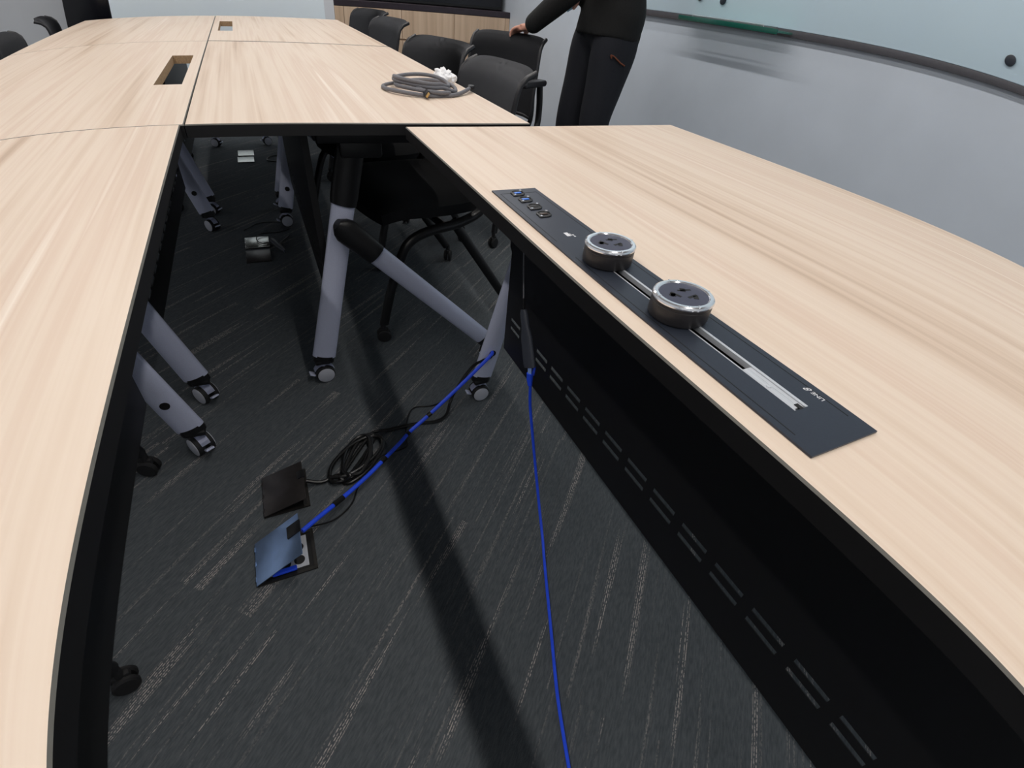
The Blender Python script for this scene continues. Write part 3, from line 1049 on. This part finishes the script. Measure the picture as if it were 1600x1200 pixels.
# ------------------------------------------------------------------ the person
def skin_part(verts, edges, radii, root=0, sub=2):
    me = bpy.data.meshes.new('tmp')
    me.from_pydata([tuple(v) for v in verts], edges, [])
    o = bpy.data.objects.new('tmp', me)
    C.objects.link(o)
    md = o.modifiers.new('s', 'SKIN')
    for i, r in enumerate(radii):
        sv = me.skin_vertices[0].data[i]
        sv.radius = r if isinstance(r, tuple) else (r, r)
        sv.use_root = (i == root)
    ss = o.modifiers.new('u', 'SUBSURF')
    ss.levels = ss.render_levels = sub
    bpy.context.view_layer.update()
    ev = o.evaluated_get(bpy.context.evaluated_depsgraph_get())
    bm = bmesh.new()
    bm.from_mesh(ev.to_mesh())
    ev.to_mesh_clear()
    bpy.data.objects.remove(o)
    return bm

def chain(pts, radii, sub=2):
    return skin_part(pts, [(i, i + 1) for i in range(len(pts) - 1)], radii, 0, sub)

def fuse(parts, vox, smooth=2):
    bm = B()
    for p in parts:
        merge(bm, p)
    me = bpy.data.meshes.new('tmp')
    bm.to_mesh(me)
    bm.free()
    o = bpy.data.objects.new('tmp', me)
    C.objects.link(o)
    r = o.modifiers.new('r', 'REMESH')
    r.mode = 'VOXEL'
    r.voxel_size = vox
    if smooth:
        sm = o.modifiers.new('m', 'SMOOTH')
        sm.factor = .5
        sm.iterations = smooth
    bpy.context.view_layer.update()
    ev = o.evaluated_get(bpy.context.evaluated_depsgraph_get())
    out = bmesh.new()
    out.from_mesh(ev.to_mesh())
    ev.to_mesh_clear()
    bpy.data.objects.remove(o)
    return out

V = Vector
pelvis, spine, chest, neck = V((1.605, 2.40, .93)), V((1.605, 2.40, 1.10)), V((1.575, 2.40, 1.27)), V((1.535, 2.40, 1.40))
shL, elL, wrL = V((1.555, 2.235, 1.335)), V((1.372, 2.36, 1.045)), V((1.236, 2.53, .872))
shR, elR, wrR = V((1.555, 2.565, 1.345)), V((1.590, 2.610, 1.060)), V((1.445, 2.500, 1.015))
hipL, knL, anL = V((1.610, 2.315, .90)), V((1.548, 2.305, .50)), V((1.600, 2.295, .085))
hipR, knR, anR = V((1.600, 2.485, .90)), V((1.515, 2.490, .50)), V((1.520, 2.500, .085))

def hand(w, tip, up, curl, side):
    """palm from wrist w toward tip; fingers curl toward -up; thumb leaves the side of the palm"""
    d = (tip - w).normalized()
    up = (up - d * up.dot(d)).normalized()
    lat = d.cross(up).normalized() * side
    parts = []
    kn = w + d * .085
    parts.append(skin_part([w, w + d * .03, w + d * .06, kn, kn + lat * .022, kn - lat * .024, w + d * .045 + lat * .02, w + d * .045 - lat * .018],
                           [(0, 1), (1, 2), (2, 3), (3, 4), (3, 5), (1, 6), (1, 7)], [(.024, .019), (.026, .016), (.026, .015), (.018, .013), (.015, .012), (.015, .012), (.016, .012), (.015, .012)]))
    for k, (off, ln, rr) in enumerate(((.028, .070, .0092), (.010, .078, .0094), (-.009, .073, .0090), (-.027, .058, .0082))):
        base = w + d * (.080 - abs(k - 1) * .003) + lat * off
        a = curl * (1 + .06 * k)
        q, ang, pts = base, 0, [base - d * .02, base]
        for frac, da in ((.44, a * .45), (.31, a), (.25, a * .75)):
            ang += da
            q = q + (d * math.cos(ang) - up * math.sin(ang)) * ln * frac
            pts.append(q)
        parts.append(chain(pts, [rr * 1.05, rr * 1.05, rr, rr * .93, rr * .8]))
    tb = w + d * .028 + lat * .020
    pts = [tb, tb + (d * .7 + lat * .7 - up * .1).normalized() * .032, tb + (d * .8 + lat * .5 - up * .25).normalized() * .060, tb + (d * .85 + lat * .30 - up * .45).normalized() * .084]
    parts.append(chain(pts, [.0125, .0118, .0105, .0085]))
    return parts

grip = V((1.190, 2.640, .846))

def loft(rings, seg=28, sub=5):
    """closed surface through ellipses (centre, radius along x, radius along y, axis)"""
    bm = B()
    cs = catmull([r[0] for r in rings], sub)
    rs = catmull([(r[1], r[2], 0) for r in rings], sub)
    n = len(cs)
    loops = []
    for i in range(n):
        d = (cs[min(i + 1, n - 1)] - cs[max(i - 1, 0)]).normalized()
        a = V((1, 0, 0))
        if abs(d.x) > .8: a = V((0, 0, 1))
        a = (a - d * a.dot(d)).normalized()
        b = d.cross(a)
        if abs(d.x) <= .8 and abs(b.y) < .3: b = d.cross(a)
        loops.append([bm.verts.new(cs[i] + a * rs[i].x * math.cos(2 * PI * k / seg) + b * rs[i].y * math.sin(2 * PI * k / seg)) for k in range(seg)])
    for i in range(n - 1):
        for k in range(seg):
            bm.faces.new((loops[i][k], loops[i][(k + 1) % seg], loops[i + 1][(k + 1) % seg], loops[i + 1][k]))
    bm.faces.new(loops[0][::-1])
    bm.faces.new(loops[-1])
    bmesh.ops.recalc_face_normals(bm, faces=bm.faces)
    return bm
def ball(c, r):
    bm = B()
    bmesh.ops.create_uvsphere(bm, u_segments=20, v_segments=14, radius=r)
    bmesh.ops.translate(bm, vec=c, verts=bm.verts)
    return bm
def limb(pts, g=0.0):
    out = []
    for (a, ra), (b, rb) in zip(pts[:-1], pts[1:]):
        out.append(loft([(a, ra + g, ra + g), (a.lerp(b, .35), (ra * .7 + rb * .3) * 1.03 + g, (ra * .7 + rb * .3) * 1.03 + g), (b, rb + g, rb + g)]))
    for p, r in pts:
        out.append(ball(p, r + g))
    return out
def torso(g=0.0, low=.90):
    return [loft([(V((1.608, 2.40, low)), .105 + g, .160 + g), (V((1.612, 2.40, .96)), .112 + g, .165 + g), (V((1.603, 2.40, 1.08)), .098 + g, .142 + g),
                  (V((1.585, 2.40, 1.22)), .112 + g, .165 + g), (V((1.562, 2.40, 1.33)), .098 + g, .165 + g), (V((1.543, 2.40, 1.395)), .060 + g, .10 + g), (V((1.53, 2.40, 1.43)), .055 + g * .5, .062 + g * .5)])]
body = []
body += torso()
body += limb([(hipL, .085), (knL, .058), (anL, .040)]) + limb([(hipR, .085), (knR, .058), (anR, .040)])
body += limb([(shL, .052), (elL, .040), (wrL, .026)]) + limb([(shR, .052), (elR, .040), (wrR, .026)])
for an in (anL, anR):
    body.append(chain([an, an + V((-.03, 0, -.045)), an + V((-.15, 0, -.06))], [.040, .034, .024]))
head = V((1.475, 2.40, 1.555))
hb = bmesh.new()
bmesh.ops.create_uvsphere(hb, u_segments=32, v_segments=24, radius=1)
for v in hb.verts:
    x, y, z = v.co
    w = 1 - .22 * max(0, -z) ** 1.5
    v.co = V((x * .093 * (1 - .1 * max(0, -z)), y * .073 * w, z * .115))
bmesh.ops.transform(hb, matrix=Matrix.Translation(head) @ Matrix.Rotation(-.35, 4, 'Y'), verts=hb.verts)
body.append(hb)
F = Matrix.Translation(head) @ Matrix.Rotation(-.35, 4, 'Y')
body.append(chain([neck, neck.lerp(head, .55), head - V((0, 0, .03))], [.056, .052, .06]))
body.append(chain([F @ V((-.088, 0, .012)), F @ V((-.104, 0, -.018)), F @ V((-.092, 0, -.030))], [.008, .013, .010]))      # nose
body.append(chain([F @ V((-.070, -.012, -.078)), F @ V((-.082, 0, -.070)), F @ V((-.070, .012, -.078))], [.012, .014, .012]))  # chin
for s in (-1, 1):
    body.append(chain([F @ V((.005, s * .072, .015)), F @ V((.012, s * .080, .0)), F @ V((.004, s * .074, -.025))], [.010, .012, .007]))  # ears
body += hand(wrL, grip, V((.15, -.1, 1)), .55, 1)
body += hand(wrR, V((1.37, 2.445, 1.000)), V((0, -.3, 1)), .7, -1)
person = obj('person', fuse(body, .0055, 2), SKIN, None, 60)
person.location = (.06, .10, 0)
setp(person, 'person in black jacket and dark jeans, one hand on a chair back', 'person')

def cloth(name, parts, m, vox=.010, sm=3):
    return obj(name, fuse(parts, vox, sm), m, person, 60)
jk = torso(.028, .87)
hem = [loft([(V((1.600, 2.40, .858)), .150, .188), (V((1.603, 2.40, .90)), .146, .188), (V((1.604, 2.40, 1.0)), .130, .178), (V((1.60, 2.40, 1.1)), .122, .168)])]
jk += hem
jk += limb([(shL, .052), (elL, .042), (wrL + (elL - wrL).normalized() * .020, .030)], .013) + limb([(shR, .052), (elR, .042), (wrR + (elR - wrR).normalized() * .020, .030)], .020)
cloth('jacket', jk, JACKET)
jn = [loft([(V((1.608, 2.40, .955)), .125, .172), (V((1.612, 2.40, .90)), .130, .178), (V((1.610, 2.40, .84)), .120, .175), (V((1.608, 2.40, .80)), .09, .12)])]
for h, k, a in ((hipL, knL, anL), (hipR, knR, anR)):
    jn.append(loft([(h, .108, .098), (h.lerp(k, .25), .118, .095), (h.lerp(k, .6), .100, .084), (k, .082, .074), (k.lerp(a, .35), .078, .070), (k.lerp(a, .8), .064, .060), (a - V((0, 0, .02)), .062, .058)]))
jeans = cloth('jeans', jn, JEANS)
bm = B()
tube(bm, [(1.525, 2.226, .800), (1.540, 2.222, .797), (1.560, 2.216, .784), (1.580, 2.213, .772), (1.605, 2.212, .762)], .0035, 8, 5)
tube(bm, [(1.525, 2.226, .800), (1.531, 2.224, .788)], .004, 8)
obj('pocket_stitching', bm, STITCH, person)
sh = []
for an in (anL, anR):
    sh.append(chain([an + V((.035, 0, -.035)), an + V((-.03, 0, -.040)), an + V((-.11, 0, -.050)), an + V((-.175, 0, -.056))], [.046, .046, .042, .026]))
for q in sh:
    for v in q.verts:
        v.co.z = max(v.co.z, .002)
    obj('shoe', q, SHOE, person, 60)
hr = bmesh.new()
bmesh.ops.create_uvsphere(hr, u_segments=32, v_segments=24, radius=1)
bmesh.ops.delete(hr, geom=[v for v in hr.verts if (v.co.z < -.35) or (v.co.x < -.45 and v.co.z < .45)], context='VERTS')
for v in hr.verts:
    n = 1 + .03 * mnoise.noise(v.co * 9)
    v.co = F @ V((v.co.x * .102 * n + .006, v.co.y * .083 * n, v.co.z * .124 * n + .004))
bmesh.ops.solidify(hr, geom=hr.faces[:], thickness=.008)
obj('hair', hr, HAIR, person, 60)
for s in (-1, 1):
    bm = B()
    lathe(bm, [(0, .006), (.006, .004), (.008, 0), (0, -.003)], 16, F @ Matrix.Translation((-.085, s * .030, .010)) @ Matrix.Rotation(-PI / 2, 4, 'Y'))
    obj('eye', bm, HAIR, person)
bm = B()
tube(bm, [F @ V((-.088, -.022, -.052)), F @ V((-.093, 0, -.050)), F @ V((-.088, .022, -.052))], .004, 8, 4)
obj('lips', bm, mat('lip_skin', (176, 104, 96), .5, noise=.1), person)

card = obj('pale_card', bx(-.045, .045, -.002, .002, -.03, .03, .0008), CARD)
card.location = (1.455, 2.52, .985)
card.rotation_euler = (.2, -.3, .5)
setp(card, 'pale blue card in the right hand of the person', 'card')
